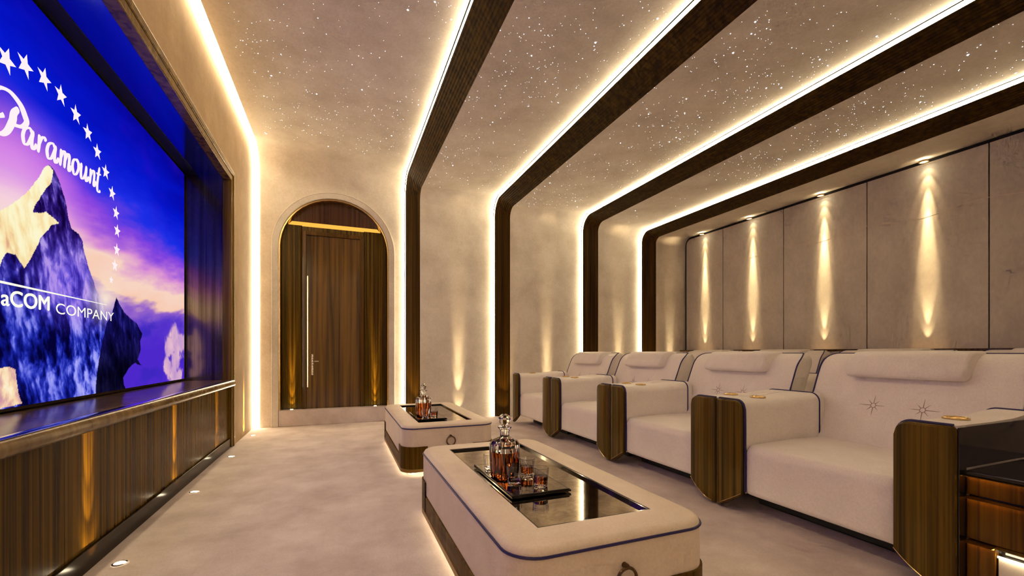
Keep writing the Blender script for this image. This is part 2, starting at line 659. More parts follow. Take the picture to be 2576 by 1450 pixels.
# ------------------------------------------------------------------ cabinet under the screen
cab = thing('screen_cabinet', 'long low glossy dark wood cabinet with ledge under the cinema screen', 'cabinet', (-1.10, 3.0, 0))
Y0, Y1 = NY0 - 3.0 + 0.03, NY1 - 3.0 - 0.03
MB().box(-0.35, 0.02, Y0, Y1, 0.10, 0.63).build('body', M['cabinet'], cab, smooth=False)
MB().box(-0.35, 0.035, Y0, Y1, 0.0, 0.10).build('skirting', M['skirting'], cab, bevel=0.004)
pf = [(-0.355, 0.645), (-0.355, 0.712), (0.05, 0.712)]
pf += [(0.05 + 0.035 * math.sin(a), 0.677 + 0.035 * math.cos(a)) for a in [PI * k / 12 for k in range(1, 12)]]
pf += [(0.05, 0.642), (0.02, 0.632), (-0.355, 0.632)]
lp0 = [(x, Y0, z) for x, z in pf]
lp1 = [(x, Y1, z) for x, z in pf]
MB().loft([lp0, lp1], cap0=True, cap1=True).build('ledge', M['ledge'], cab, angle=50)
MB().loft([[(0.026, y, 0.7125), (0.052, y, 0.7150), (0.066, y, 0.7105)] for y in (Y0, Y1)], closed=False).build('highlight_strip', plain('highlight_steel', (0.8, 0.82, 0.86, 1), 0.12, 1.0), cab)  # polished strip added to mirror the screen as the ledge's bright edge

# ------------------------------------------------------------------ cinema screen with its picture
SX = -1.46
SY0, SY1, SZ0, SZ1 = 0.68, 5.27, 0.735, 2.80
scr = thing('cinema_screen', 'huge glowing cinema screen showing a snowy peak ringed by stars', 'screen', (SX, 3.0, 0.72))


def on_screen(u, v):
    """where a measured direction meets the screen plane"""
    t = (u - UC) / FPX
    a = math.atan(t) + TH
    Y = SX / math.tan(a)
    Zc = Y * math.cos(TH) + SX * math.sin(TH)
    return Y, EYE + (VH - v) / FPX * Zc


NGX, NGZ = 1000, 470
yy = np.linspace(SY0, SY1, NGX)
zz = np.linspace(SZ0, SZ1, NGZ)
GY, GZ = np.meshgrid(yy, zz)


def hash2(ix, iy, seed):
    h = (ix * 374761393 + iy * 668265263 + seed * 974634777) & 0x7fffffff
    h = ((h ^ (h >> 13)) * 1274126177) & 0x7fffffff
    return ((h ^ (h >> 16)) & 0xffff) / 65535.0


def vnoise(x, y, seed=0):
    ix, iy = np.floor(x).astype(np.int64), np.floor(y).astype(np.int64)
    fx, fy = x - ix, y - iy
    fx, fy = fx * fx * (3 - 2 * fx), fy * fy * (3 - 2 * fy)
    a, b = hash2(ix, iy, seed), hash2(ix + 1, iy, seed)
    c, d = hash2(ix, iy + 1, seed), hash2(ix + 1, iy + 1, seed)
    return (a * (1 - fx) + b * fx) * (1 - fy) + (c * (1 - fx) + d * fx) * fy


def fbm(x, y, seed=0, o=5):
    s, amp, tot = 0.0, 1.0, 0.0
    for k in range(o):
        s = s + amp * vnoise(x * 2 ** k, y * 2 ** k, seed + k)
        tot += amp
        amp *= 0.55
    return s / tot


def inside(poly):
    r = np.zeros(GY.shape, bool)
    n = len(poly)
    wy = GY + 0.012 * (fbm(GY * 22, GZ * 22, 5) - 0.5)
    wz = GZ + 0.012 * (fbm(GY * 22, GZ * 22, 9) - 0.5)
    for i in range(n):
        (x0, y0), (x1, y1) = poly[i], poly[(i + 1) % n]
        c = ((y0 > wz) != (y1 > wz)) & (wy < (x1 - x0) * (wz - y0) / (y1 - y0 + 1e-12) + x0)
        r ^= c
    return r


def ramp_np(t, stops):
    ps = [s[0] for s in stops]
    return np.stack([np.interp(t, ps, [s[1][k] for s in stops]) for k in range(3)], -1)


def lerp(a, b, w):
    return a * (1 - w[..., None]) + np.asarray(b, float) * w[..., None]


def sm(x, a, b):
    t = np.clip((x - a) / (b - a), 0, 1)
    return t * t * (3 - 2 * t)


# sky
streak = fbm(GY * 1.4 + GZ * 1.0, GZ * 7.0 - GY * 1.2, 21)
hz = GZ + 0.34 * (streak - 0.5) - 0.10 * (5.27 - GY) * 0.6
sky = ramp_np(hz, [(1.00, (78, 40, 205)), (1.20, (92, 58, 205)), (1.32, (150, 100, 205)), (1.40, (250, 205, 180)), (1.52, (250, 214, 196)), (1.66, (215, 140, 215)),
                   (1.82, (135, 70, 225)), (2.0, (30, 46, 232)), (2.3, (4, 22, 205)), (2.65, (6, 8, 165)), (2.9, (5, 3, 130))])
mag = np.clip(1 - np.abs(GZ - 1.98) / 0.34, 0, 1) * sm(4.0 - GY, 0.25, 1.1) * (0.45 + 0.9 * streak)
sky = lerp(sky, (212, 84, 232), np.clip(mag, 0, 0.85))
pur = sm(fbm(GY * 1.2, GZ * 2.0, 33), 0.45, 0.75) * sm(GZ, 1.9, 2.3) * 0.55
sky = lerp(sky, (52, 14, 196), pur)
# cumulus low on the right
cum = np.zeros(GY.shape)
for (u, v, r) in ((442, 858, 0.20), (428, 872, 0.17), (456, 866, 0.17), (447, 888, 0.15), (440, 912, 0.18), (436, 938, 0.17), (424, 925, 0.14), (440, 960, 0.15), (452, 945, 0.12)):
    cy, cz = on_screen(u, v)
    d = np.hypot(GY - cy, GZ - cz) + 0.22 * (fbm(GY * 9, GZ * 9, 41) - 0.5)
    cum = np.maximum(cum, 1 - sm(d, r * 0.5, r))
sky = lerp(sky, (250, 205, 208), np.clip(cum, 0, 1) * (0.6 + 0.4 * fbm(GY * 9, GZ * 9, 2)))
cb = sm(fbm(GY * 3, GZ * 6, 51), 0.5, 0.75) * (1 - sm(GZ, 1.2, 1.4))
sky = lerp(sky, (58, 38, 190), cb * (1 - cum) * 0.8)
img = sky.copy()

P = lambda pts: [on_screen(*p) for p in pts]
ridge_r = P([(128, 418), (138, 430), (152, 465), (165, 510), (172, 548), (180, 575), (198, 588), (207, 606), (213, 640), (225, 680), (240, 725), (252, 748), (268, 800), (262, 850), (250, 900), (243, 945), (240, 1000)])
ridge_l = P([(122, 416), (112, 422), (100, 442), (75, 476), (50, 500), (25, 516), (0, 530)])
ay, az = on_screen(126, 418)
by, bz = ridge_l[-1]
left = [(by - 0.35, bz - 0.22), (by - 0.8, bz - 0.55), (by - 1.3, bz - 0.8), (by - 1.9, SZ0 - 0.1)]
mount = ridge_r + [(ridge_r[-1][0], SZ0 - 0.1)] + left[::-1] + ridge_l[::-1]
mm = inside(mount)
gl_ = np.clip(1 - np.hypot((GY - ay + 0.25) / 0.7, (GZ - az + 0.35) / 0.6), 0, 1)
img = lerp(img, (250, 225, 235), gl_ * 0.75)
rock = fbm(GY * 9 + GZ * 4, GZ * 4.0 - GY * 2, 61)
rock2 = fbm(GY * 26 + 3 * rock, GZ * 13 + GY * 8, 71)
rock2 = np.clip(0.5 + (rock2 - 0.5) * 1.1, 0, 1)
rock = np.clip(0.5 + (rock - 0.5) * 1.0, 0, 1)
vz = sm(GZ, 1.0, 1.75)
deep = ramp_np(rock * 0.55 + rock2 * 0.45, [(0.36, (4, 2, 52)), (0.46, (14, 22, 130)), (0.54, (44, 56, 190)), (0.62, (126, 130, 238)), (0.7, (170, 170, 250))])
high = ramp_np(rock * 0.4 + rock2 * 0.6, [(0.36, (18, 2, 60)), (0.5, (44, 22, 116)), (0.6, (96, 76, 180)), (0.7, (180, 160, 225))])
mid = ramp_np(rock * 0.5 + rock2 * 0.5, [(0.36, (54, 36, 160)), (0.5, (112, 90, 222)), (0.64, (182, 146, 238))])
mc = deep * (1 - vz)[..., None] + high * vz[..., None]
my, mz = on_screen(190, 720)
w = np.clip(1 - np.hypot((GY - my) / 0.55, (GZ - mz) / 0.32), 0, 1) * 1.4
mc = lerp(mc, 0, np.zeros(GY.shape)) * (1 - np.clip(w, 0, 1))[..., None] + mid * np.clip(w, 0, 1)[..., None]
img = np.where(mm[..., None], mc, img)
lit = P([(121, 416), (134, 428), (132, 445), (128, 460), (116, 474), (106, 490), (98, 505), (86, 520), (83, 534), (100, 538), (116, 533), (130, 545), (150, 562), (131, 566), (120, 580), (101, 600), (92, 622),
         (80, 645), (66, 668), (62, 676), (52, 662), (38, 641), (17, 637), (4, 655), (0, 672)])
ly, lz = lit[-1]
lit += [(ly - 0.25, lz - 0.02), (ly - 0.5, lz - 0.30), (ly - 0.75, lz - 0.25), (by - 0.35, bz - 0.22)] + ridge_l[::-1]
li = inside(lit)
snow = ramp_np(rock * 0.6 + rock2 * 0.4, [(0.22, (220, 160, 130)), (0.38, (250, 222, 165)), (0.52, (255, 246, 200)), (0.8, (255, 253, 236))])
img = np.where(li[..., None], snow, img)
low = P([(0, 927), (20, 922), (38, 930), (42, 960), (47, 990), (56, 1016), (0, 1030)])
low = [(low[0][0] - 0.6, low[0][1] - 0.05)] + low + [(low[0][0] - 0.8, SZ0 - 0.1)]
lo_ = inside(low)
img = np.where(lo_[..., None], ramp_np(rock2, [(0.3, (206, 150, 165)), (0.6, (250, 214, 172)), (0.8, (255, 240, 205))]), img)
peak2 = P([(293, 748), (300, 764), (312, 785), (326, 800), (344, 814), (352, 828), (358, 840), (353, 860), (354, 880), (346, 905), (356, 920), (361, 922), (340, 914), (326, 925), (310, 950), (312, 968), (320, 990), (240, 1000),
           (243, 945), (250, 900), (258, 860), (268, 815), (281, 790)])
p2 = inside(peak2)
img = np.where(p2[..., None], ramp_np(rock * 0.5 + rock2 * 0.5, [(0.3, (6, 2, 40)), (0.52, (20, 16, 92)), (0.75, (66, 60, 165))]) * (0.35 + 0.65 * sm(GZ, 0.78, 1.2))[..., None], img)
# misty glow where the two peaks meet
ey, ez = on_screen(265, 755)
w = np.clip(1 - np.hypot((GY - ey) / 0.33, (GZ - ez) / 0.22), 0, 1) ** 1.3
img = lerp(img, (254, 236, 214), w * np.where(p2, 0.0, 0.95))

lin = np.clip(img, 0, 255) / 255.0
lin = np.where(lin <= 0.04045, lin / 12.92, ((lin + 0.055) / 1.055) ** 2.4)
me = bpy.data.meshes.new('picture')
co = np.stack([np.zeros(GY.size), GY.ravel() - 3.0, GZ.ravel() - 0.72], -1)
me.vertices.add(GY.size)
me.vertices.foreach_set('co', co.ravel())
idx = np.arange(GY.size).reshape(GY.shape)
q = np.stack([idx[:-1, :-1], idx[:-1, 1:], idx[1:, 1:], idx[1:, :-1]], -1).reshape(-1, 4)
me.loops.add(q.size)
me.loops.foreach_set('vertex_index', q.ravel())
me.polygons.add(len(q))
me.polygons.foreach_set('loop_start', np.arange(0, q.size, 4))
me.polygons.foreach_set('loop_total', np.full(len(q), 4))
me.update(calc_edges=True)
at = me.color_attributes.new('picture', 'FLOAT_COLOR', 'POINT')
at.data.foreach_set('color', np.concatenate([lin.reshape(-1, 3), np.ones((GY.size, 1))], 1).astype(np.float32).ravel())
SCREEN_GAIN = 0.29
pm, nt, b = new_mat('screen_picture')
an = nt.nodes.new('ShaderNodeAttribute')
an.attribute_name = 'picture'
nt.links.new(an.outputs['Color'], b.inputs['Emission Color'])
setp(b, color=(0.0, 0.0, 0.0, 1), es=SCREEN_GAIN, rough=0.5, spec=0.0)
me.materials.append(pm)
pic = bpy.data.objects.new('picture', me)
link(pic, scr)
MB().box(-0.03, -0.003, SY0 - 3.02, SY1 - 2.98, SZ0 - 0.735, SZ1 - 0.69).build('screen_frame', M['black'], scr, smooth=False)
WHT = emit('screen_white', (1.0, 0.86, 0.90, 1), SCREEN_GAIN * 1.05)
CRM = emit('screen_cream', (1.0, 0.97, 0.80, 1), SCREEN_GAIN * 1.1)


def flat(polys, name, mat, dx=0.002):
    v, fs = [], []
    for poly in polys:
        n = len(v)
        v += [(dx, y - 3.0, z - 0.72) for y, z in poly]
        fs.append(tuple(range(n, n + len(poly))))
    return mesh_obj(name, v, fs, mat, scr, smooth=False, recalc=False)


stars = [(15, 150, 0.066, 0.25), (62, 164, 0.064, 0.2), (110, 197, 0.062, 0.15), (152, 239, 0.060, 0.0), (190, 288, 0.058, -0.1), (220, 334, 0.056, -0.15), (244, 382, 0.054, -0.1), (265, 433, 0.053, 0.0), (281, 486, 0.052, 0.1),
         (291, 536, 0.051, 0.1), (294, 581, 0.050, 0.1), (293, 629, 0.049, 0.0), (288, 668, 0.046, 0.0), (279, 705, 0.030, 0.0)]
sp = [on_screen(u, v) for u, v, r, a in stars]
cyl = on_screen(-60, 148)[0]
for (y, z), (u, v, r, a) in zip(sp, stars):
    for yc in (y, 2 * cyl - y):
        if yc > SY0 + 0.1:
            flat([[(yc + (r if k % 2 == 0 else r * 0.42) * math.sin(a + k * PI / 5), z + (r if k % 2 == 0 else r * 0.42) * math.cos(a + k * PI / 5)) for k in range(10)]], 'star', WHT)
(y0, z0), (y1, z1) = on_screen(0, 703), on_screen(268, 768)
zz0 = (z0 + z1) / 2
flat([[(y0 - 1.6, z0 - 0.012), (y1, z1 - 0.001), (y1, z1 + 0.002), (y0 - 1.6, z0 + 0.014)]], 'light_streak', CRM)


def catmull(pts, n=7):
    out = []
    m = len(pts)
    for i in range(m - 1):
        p0, p1, p2, p3 = pts[max(i - 1, 0)], pts[i], pts[i + 1], pts[min(i + 2, m - 1)]
        for k in range(n):
            t = k / n
            out.append(tuple(0.5 * ((2 * p1[j]) + (-p0[j] + p2[j]) * t + (2 * p0[j] - 5 * p1[j] + 4 * p2[j] - p3[j]) * t * t + (-p0[j] + 3 * p1[j] - 3 * p2[j] + p3[j]) * t ** 3) for j in range(len(p1))))
    out.append(pts[-1])
    return out


def stroke_mesh(strokes, name, mat, dx):
    """broad-nib strokes: (points in screen metres, thin, thick) -> one flat lettering mesh"""
    v, fs = [], []
    lift = 0.0
    for pts, w0, w1 in strokes:
        lift += 0.00002
        pts = catmull(pts)
        n0 = len(v)
        for i, p in enumerate(pts):
            a, c = pts[max(i - 1, 0)], pts[min(i + 1, len(pts) - 1)]
            tx, tz = c[0] - a[0], c[1] - a[1]
            L = math.hypot(tx, tz) or 1
            tx, tz = tx / L, tz / L
            w = w0 + (w1 - w0) * abs(tz * 0.9 - tx * 0.25) ** 1.5
            e = min(1.0, 0.45 + 0.25 * min(i, len(pts) - 1 - i))
            v.append((dx + lift, p[0] - tz * w * e / 2 - 3.0, p[1] + tx * w * e / 2 - 0.72))
            v.append((dx + lift, p[0] + tz * w * e / 2 - 3.0, p[1] - tx * w * e / 2 - 0.72))
        for i in range(len(pts) - 1):
            fs.append((n0 + 2 * i, n0 + 2 * i + 1, n0 + 2 * i + 3, n0 + 2 * i + 2))
    return mesh_obj(name, v, fs, mat, scr, smooth=False, recalc=False)


L_ = {
    'a': ([[(.66, .82), (.45, 1.0), (.18, .82), (.08, .42), (.2, .05), (.42, .12), (.6, .55), (.7, .98)], [(.72, 1.0), (.66, .45), (.72, .06), (.86, .08), (1.0, .4)]], 1.0),
    'r': ([[(.14, 1.02), (.16, .5), (.12, 0.0)], [(.14, .45), (.3, .88), (.48, 1.02), (.62, .86)]], .66),
    'm': ([[(.14, 1.02), (.16, .5), (.12, 0.0)], [(.14, .45), (.3, .92), (.46, .95), (.5, .6), (.48, 0.0)], [(.49, .45), (.66, .92), (.82, .95), (.86, .6), (.84, .1), (.94, .04), (1.08, .4)]], 1.08),
    'o': ([[(.42, 1.0), (.16, .85), (.08, .45), (.24, .03), (.46, .1), (.62, .5), (.56, .88), (.42, 1.0), (.5, .9), (.76, .82)]], .74),
    'u': ([[(.14, 1.0), (.12, .4), (.2, .04), (.4, .12), (.56, .5), (.62, 1.0)], [(.62, 1.0), (.6, .4), (.64, .06), (.76, .08), (.9, .4)]], .9),
    'n': ([[(.14, 1.02), (.16, .5), (.12, 0.0)], [(.14, .45), (.32, .92), (.5, .95), (.54, .6), (.52, .1), (.62, .04), (.74, .4)]], .74),
    't': ([[(.3, 1.5), (.2, .8), (.16, .2), (.22, -.14), (.4, -.2), (.52, -.05)], [(-.02, .98), (.2, .97), (.5, 1.06)]], .55),
}
(wy0, wz0), (wy1, wz1) = on_screen(52, 352), on_screen(252, 474)
word = 'aramount'
adv = sum(L_[c][1] for c in word)
sx = (wy1 - wy0) / adv
xh = 0.096
st = []
x = 0.0
for c in word:
    for s in L_[c][0]:
        pts = []
        for px, pz in s:
            yy_ = wy0 + (x + px + 0.10 * (pz - 0.3)) * sx
            base = wz0 + (wz1 - wz0) * ((yy_ - wy0) / (wy1 - wy0))
            pts.append((yy_, base - 0.012 + pz * xh))
        st.append((pts, 0.011, 0.031))
    x += L_[c][1]
st.append((P([(-40, 255), (-14, 226), (0, 220), (24, 232), (48, 262), (60, 290), (64, 308), (54, 318), (40, 316), (31, 308)]), 0.016, 0.05))
st.append((P([(45, 274), (34, 284), (28, 306), (16, 328), (2, 336), (-12, 330), (-20, 318)]), 0.018, 0.062))
st.append((P([(-30, 300), (-12, 292), (2, 290), (8, 288)]), 0.016, 0.05))
stroke_mesh(st, 'lettering', WHT, 0.003)


def text_mesh(s, u0, v0, u1, v1, h, name, mat, bold=0.0):
    cu = bpy.data.curves.new(name, 'FONT')
    cu.body = s
    cu.size = 1.0
    cu.offset = bold
    t = bpy.data.objects.new(name, cu)
    C.objects.link(t)
    dg = bpy.context.evaluated_depsgraph_get()
    dg.update()
    tm = bpy.data.meshes.new_from_object(t.evaluated_get(dg))
    bpy.data.objects.remove(t)
    xs_ = [v.co.x for v in tm.vertices]
    x0, x1 = min(xs_), max(xs_)
    ph = 0.72
    (ya, za), (yb, zb) = on_screen(u0, v0), on_screen(u1, v1)
    for v in tm.vertices:
        k = (v.co.x - x0) / (x1 - x0)
        v.co = (0.003, ya + (yb - ya) * k - 3.0, za + (zb - za) * k + v.co.y / ph * h - 0.72)
    tm.materials.append(mat)
    o = bpy.data.objects.new(name, tm)
    return link(o, scr)


yv, zv = on_screen(0, 768)
for du, dv in ((0, 0), (2.2, 0), (1.1, 1.6)):
    text_mesh('aCOM', 0 + du, 767 + dv, 121 + du, 781 + dv, 0.078, 'lettering_piece', CRM, 0.0).location.x = 0.0001 * du
text_mesh('COMPANY', 139, 789, 285, 809, 0.062, 'lettering', CRM, 0.0)
# the heavier word is drawn as one mesh of slightly shifted letters
pcs = [o for o in bpy.data.objects if o.name.startswith('lettering_piece')]
bm = bmesh.new()
for o in pcs:
    for v in o.data.vertices:
        v.co.x += o.location.x
    bm.from_mesh(o.data)
    bpy.data.objects.remove(o)
wm = bpy.data.meshes.new('lettering')
bm.to_mesh(wm)
bm.free()
wm.materials.append(CRM)
link(bpy.data.objects.new('lettering', wm), scr)
# the first letters of the line, outside the photo's edge
(ya, za), (yb, zb) = on_screen(0, 767), on_screen(123, 781)
step = (yb - ya) / 3.3
for s, k, wd in (('A', 5.2, 0.85), ('V', 2.15, 0.95), ('I', 1.05, 0.3), ):
    cu_y = ya - step * k * 0.62
    t = text_mesh(s, 0, 767, 30, 770, 0.10 if s == 'V' else 0.07, 'lettering', CRM, 0.0)
    xs_ = [v.co.y for v in t.data.vertices]
    y_min, y_max = min(xs_), max(xs_)
    for v in t.data.vertices:
        v.co.y = cu_y - 3.0 + (v.co.y - y_min) / (y_max - y_min) * step * wd * 0.55

# ------------------------------------------------------------------ recliners
HW, AW = 0.595, 0.20      # half pitch of the row, arm width


def arm_front_shape(sgn, n=20):
    """columns (y, x_front, z_bottom, z_top) from the seam side to the seat side"""
    cols = []
    for k in range(n + 1):
        s = k / n
        y = (HW - 0.003) - AW * s
        d = AW * (1 - s)
        r = 0.055
        zt = 0.700 if d > r else 0.700 - r + math.sqrt(max(0, r * r - (r - d) ** 2))
        d0 = AW * s
        zt = min(zt, 0.700 if d0 > 0.012 else 0.688 + math.sqrt(max(0, 0.012 ** 2 - (0.012 - d0) ** 2)))
        zb = 0.006 + 0.115 * (s ** 1.3)
        xf = 0.032 * max(0.0, 1 - s / 0.35) ** 2 + 0.016 * max(0.0, (s - 0.55) / 0.45) ** 2
        cols.append((sgn * y, xf, zb, zt))
    return cols


def build_recliner(label, group):
    root = thing('recliner', label, 'recliner', (0, 0, 0), group)
    MB().box(0.30, 0.92, -0.50, 0.50, 0.0, 0.118).build('base', M['toekick'], root, bevel=0.01)
    # seat cushion: a soft rounded block, crowned on top
    m = MB()
    nxs, nys = 14, 14
    x0, x1, y0, y1, z0, z1 = 0.045, 0.83, -0.391, 0.391, 0.122, 0.430
    loops = []
    r = 0.055
    # profile in x-z, rounded at the front, lofted across y with rounded ends
    def prof(inset):
        pts = []
        a0 = x0 + inset
        for a in [PI / 2 * k / 6 for k in range(7)]:
            pts.append((a0 + r - r * math.cos(a), z1 - inset * 0.6 - r + r * math.sin(a)))
        for k in range(1, 6):
            s = k / 5
            pts.append((a0 + r + (x1 - a0 - r) * s, z1 - inset * 0.6 + 0.012 * math.sin(PI * s)))
        pts.append((x1, z0 + inset * 0.3))
        pts.append((a0 + 0.03, z0 + inset * 0.3))
        pts.append((a0 + 0.006, z0 + 0.012 + inset * 0.3))
        pts.append((a0, z0 + 0.035 + inset * 0.3))
        return pts
    ysx = [(y0, 0.022), (y0 + 0.006, 0.010), (y0 + 0.022, 0.001)] + [(y0 + 0.022 + (y1 - y0 - 0.044) * k / 6, 0.0) for k in range(1, 6)] + [(y1 - 0.022, 0.001), (y1 - 0.006, 0.010), (y1, 0.022)]
    for y, ins in ysx:
        crown = -0.006 * math.cos(PI * (y - y0) / (y1 - y0) * 2 - PI) * 0
        loops.append([(px, y, pz) for px, pz in prof(ins)])
    m.loft(loops, cap0=True, cap1=True)
    m.build('seat', M['leather'], root, angle=60)
    # backrest: leaning back, its top edge rolled to the rear
    def lean(z):
        return 0.725 + 0.25 * max(0.0, (z - 0.40)) / 0.60
    BWd, BT, RR = 0.512, 0.992, 0.12

    def front_x(z):
        h = max(0.0, z - (BT - RR))
        return lean(z) + 0.85 * (RR - math.sqrt(max(0.0, RR * RR - h * h)))

    def half_w(z):
        r = 0.05
        h = max(0.0, z - (BT - r))
        return BWd - 0.026 * max(0.0, 1 - (z - 0.4) / 0.3) - (r - math.sqrt(max(0.0, r * r - h * h))) * 0.9
    zs = [0.40, 0.43, 0.50, 0.60, 0.70, 0.80, 0.86] + [BT - RR + RR * math.sin(PI / 2 * k / 9) for k in range(1, 10)]
    rows = []
    for z in zs:
        fx, hw = front_x(z), half_w(z)
        rx = lean(z) + 0.215 - 0.06 * max(0.0, (z - (BT - 0.10)) / 0.10) ** 2
        rx = max(rx, fx + 0.02)
        rc = min(0.035, (rx - fx) * 0.3)
        rf = min(0.014, rc)
        pts = []
        for cx, cy, a0, r in ((fx + rf, -hw + rf, 180, rf), (rx - rc * 2, -hw + rc * 2, 270, rc * 2), (rx - rc * 2, hw - rc * 2, 0, rc * 2), (fx + rf, hw - rf, 90, rf)):
            for k in range(5):
                a = math.radians(a0 + 90 * k / 4)
                pts.append((cx + r * math.cos(a), cy + r * math.sin(a), z))
        # a few points across the front keep the faces small
        front = [(fx - 0.006 * math.sin(PI * k / 8), hw - rf - (2 * (hw - rf)) * k / 8, z) for k in range(1, 8)]
        rows.append(pts + front)
    back = MB().loft(rows, cap0=True, cap1=True).build('backrest', M['leather'], root, angle=60)
    edge = [(front_x(z) + 0.002, half_w(z) - 0.001, z) for z in zs[1:]]
    pp_ = edge + [(x, -y, z) for x, y, z in edge[::-1]]
    MB().tube(pp_, 0.0055, 6).build('piping', M['piping'], back)
    # headrest pillow wrapped over the top of the back
    z0h, z1h = 0.842, 1.004
    def hp(inset):
        def xx(z, d):
            return lean(z) + d
        zb, ztp = z0h + inset, z1h - inset * 0.8
        d = -0.075 + inset
        pts = [(xx(zb, 0.004), zb), (xx(zb, d + 0.03), zb), (xx(zb, d + 0.008), zb + 0.006), (xx(zb, d), zb + 0.03)]
        pts += [(xx(zb + 0.03 + (ztp - zb - 0.06) * k / 3, d - 0.004), zb + 0.03 + (ztp - zb - 0.06) * k / 3) for k in (1, 2, 3)]
        pts += [(xx(ztp, d + 0.012), ztp - 0.01), (xx(ztp, d + 0.04), ztp), (xx(ztp, 0.10), ztp + 0.004), (xx(ztp, 0.19), ztp - 0.002), (xx(ztp, 0.215), ztp - 0.03), (xx(0.90, 0.225), 0.90), (xx(0.90, 0.20), 0.90), (xx(0.96, 0.16), 0.96)]
        return [(a, bz_) for a, bz_ in pts]
    hl = []
    for y, ins in ((-0.297, 0.022), (-0.291, 0.010), (-0.275, 0.0), (-0.1, -0.002), (0.1, -0.002), (0.275, 0.0), (0.291, 0.010), (0.297, 0.022)):
        hl.append([(a, y, z) for a, z in hp(ins)])
    MB().loft(hl, cap0=True, cap1=True).build('headrest', M['leather'], root, angle=70)
    # stitched eight-point stars on the back
    for yc in (0.123, -0.123):
        zc = 0.668
        sm_ = MB()
        for k in range(8):
            a = k * PI / 4
            L = 0.078 if k % 2 == 0 else 0.045
            if k in (2, 6):
                L = 0.072
            i0 = 0.014
            pts = []
            for s in range(5):
                d = i0 + (L - i0) * s / 4
                z = zc + d * math.sin(a)
                pts.append((lean(z) - 0.0045, yc + d * math.cos(a), z))
            sm_.tube(pts, [0.0024, 0.0022, 0.0019, 0.0014, 0.0008], 5)
        ring = [(lean(zc + 0.014 * math.sin(2 * PI * k / 8)) - 0.0045, yc + 0.014 * math.cos(2 * PI * k / 8), zc + 0.014 * math.sin(2 * PI * k / 8)) for k in range(8)]
        sm_.tube(ring, 0.0022, 5, closed=True)
        sm_.build('embroidered_star', M['thread'], back)
    # arms
    for sgn in (1, -1):
        cols = arm_front_shape(sgn)
        ab = MB()
        lps = []
        arm_end = 0.80
        prof_ = []
        ya_, yb_ = HW - 0.003, HW - AW + 0.002
        for k in range(9):
            a = PI / 2 * k / 8
            prof_.append((yb_ + 0.06 - 0.06 * math.cos(a), 0.702 - 0.06 + 0.06 * math.sin(a)))
        prof_ = [(yb_, 0.125)] + prof_ + [(ya_, 0.702), (ya_, 0.125)]
        for xx_, dz in ((0.050, 0.0), (0.3, 0.0), (0.5, 0.004), (0.66, 0.018), (arm_end, 0.02)):
            lps.append([(xx_, sgn * y, z + (dz if z > 0.5 else 0)) for y, z in prof_])
        ab.loft(lps, cap0=True, cap1=True)
        arm = ab.build('armrest', M['leather'], root, angle=50)
        wf = MB()
        l = []
        for y, xf, zb, zt in cols:
            l.append([(0.052, y, zb + 0.0), (xf + 0.008, y, zb), (xf, y, zb + 0.008), (xf, y, zt - 0.008), (xf + 0.008, y, zt), (0.052, y, zt)])
        wf.loft(l, cap0=True, cap1=True)
        wf.build('wood_front', M['wood'], arm, angle=40)
        pl = [(0.048, y - sgn * 0.001, zt + 0.002) for y, xf, zb, zt in cols[1:]]
        y_e = cols[-1][0]
        pl += [(0.048, y_e - sgn * 0.003, z) for z in (0.55, 0.4, 0.25, 0.14)]
        MB().tube(pl, 0.0075, 6).build('piping', M['piping'], arm)
        pl2 = [(arm_end - 0.05, sgn * y, z + (0.02 if z > 0.5 else 0)) for y, z in prof_[1:11]]
        pl2 = [(arm_end - 0.05, pl2[0][1], 0.44)] + pl2
        MB().tube(pl2, 0.006, 6).build('rear_piping', M['piping'], arm)
        tr = [(xf - 0.001, y, zb + 0.012) for y, xf, zb, zt in cols[2:]]
        MB().tube(tr, 0.0028, 5).build('foot_trim', M['brass'], arm)
        cx_, cy_ = 0.285, sgn * (HW - 0.105)
        cup = MB().lathe([(0.034, -0.004), (0.045, 0.0), (0.046, 0.006), (0.040, 0.009), (0.036, 0.005), (0.035, 0.001)], 24, (cx_, cy_, 0.703), cap0=False, cap1=False)
        cup.lathe([(0.035, 0.0015), (0.001, 0.0010)], 24, (cx_, cy_, 0.703), cap0=False)
        cup.build('cup_holder', M['brass'], arm, angle=50)
    return root


RX = 2.27
r0 = build_recliner('cream leather recliner nearest the camera, next to the curved shelf cabinet', 'cinema recliners in the front row')
r0.location = (RX, 1.54, 0)
lab = ['second cream recliner from the curved shelf cabinet, behind the near coffee table', 'third cream recliner from the curved shelf cabinet, in the front row', 'cream recliner at the far end of the front row, closest to the door wall']
for i, l in enumerate(lab):
    c = copy_tree(r0)
    c.location = (RX, 1.54 + 1.19 * (i + 1), 0)
    c['label'] = l
lab2 = ['back-row cream recliner hidden behind the nearest front recliner, only headrest showing', 'back-row cream recliner behind the second front recliner from the curved cabinet', 'back-row cream recliner behind the third front recliner from the curved cabinet',
        'back-row cream recliner at the far end, by the door wall']
struct(MB().box(4.25, 5.80, 0.2, 6.05, 0.0, 0.03).build('floor_platform', M['carpet'], bevel=0.005))
for i, l in enumerate(lab2):
    c = copy_tree(r0)
    c.location = (4.40, 1.54 + 1.19 * i, 0.031)
    c['label'] = l
    c['group'] = 'cinema recliners in the back row'

# console along the back wall
con = thing('wall_console', 'long low upholstered console with dark top running along the stone back wall', 'console', (5.88, 3.0, 0))
MB().box(-0.05, 0.10, -2.9, 3.22, 0.0, 1.015).build('body', M['wallpaper'], con, bevel=0.01)
MB().box(-0.06, 0.11, -2.9, 3.22, 1.0155, 1.04).build('top_board', M['wood_lit'], con, bevel=0.004)

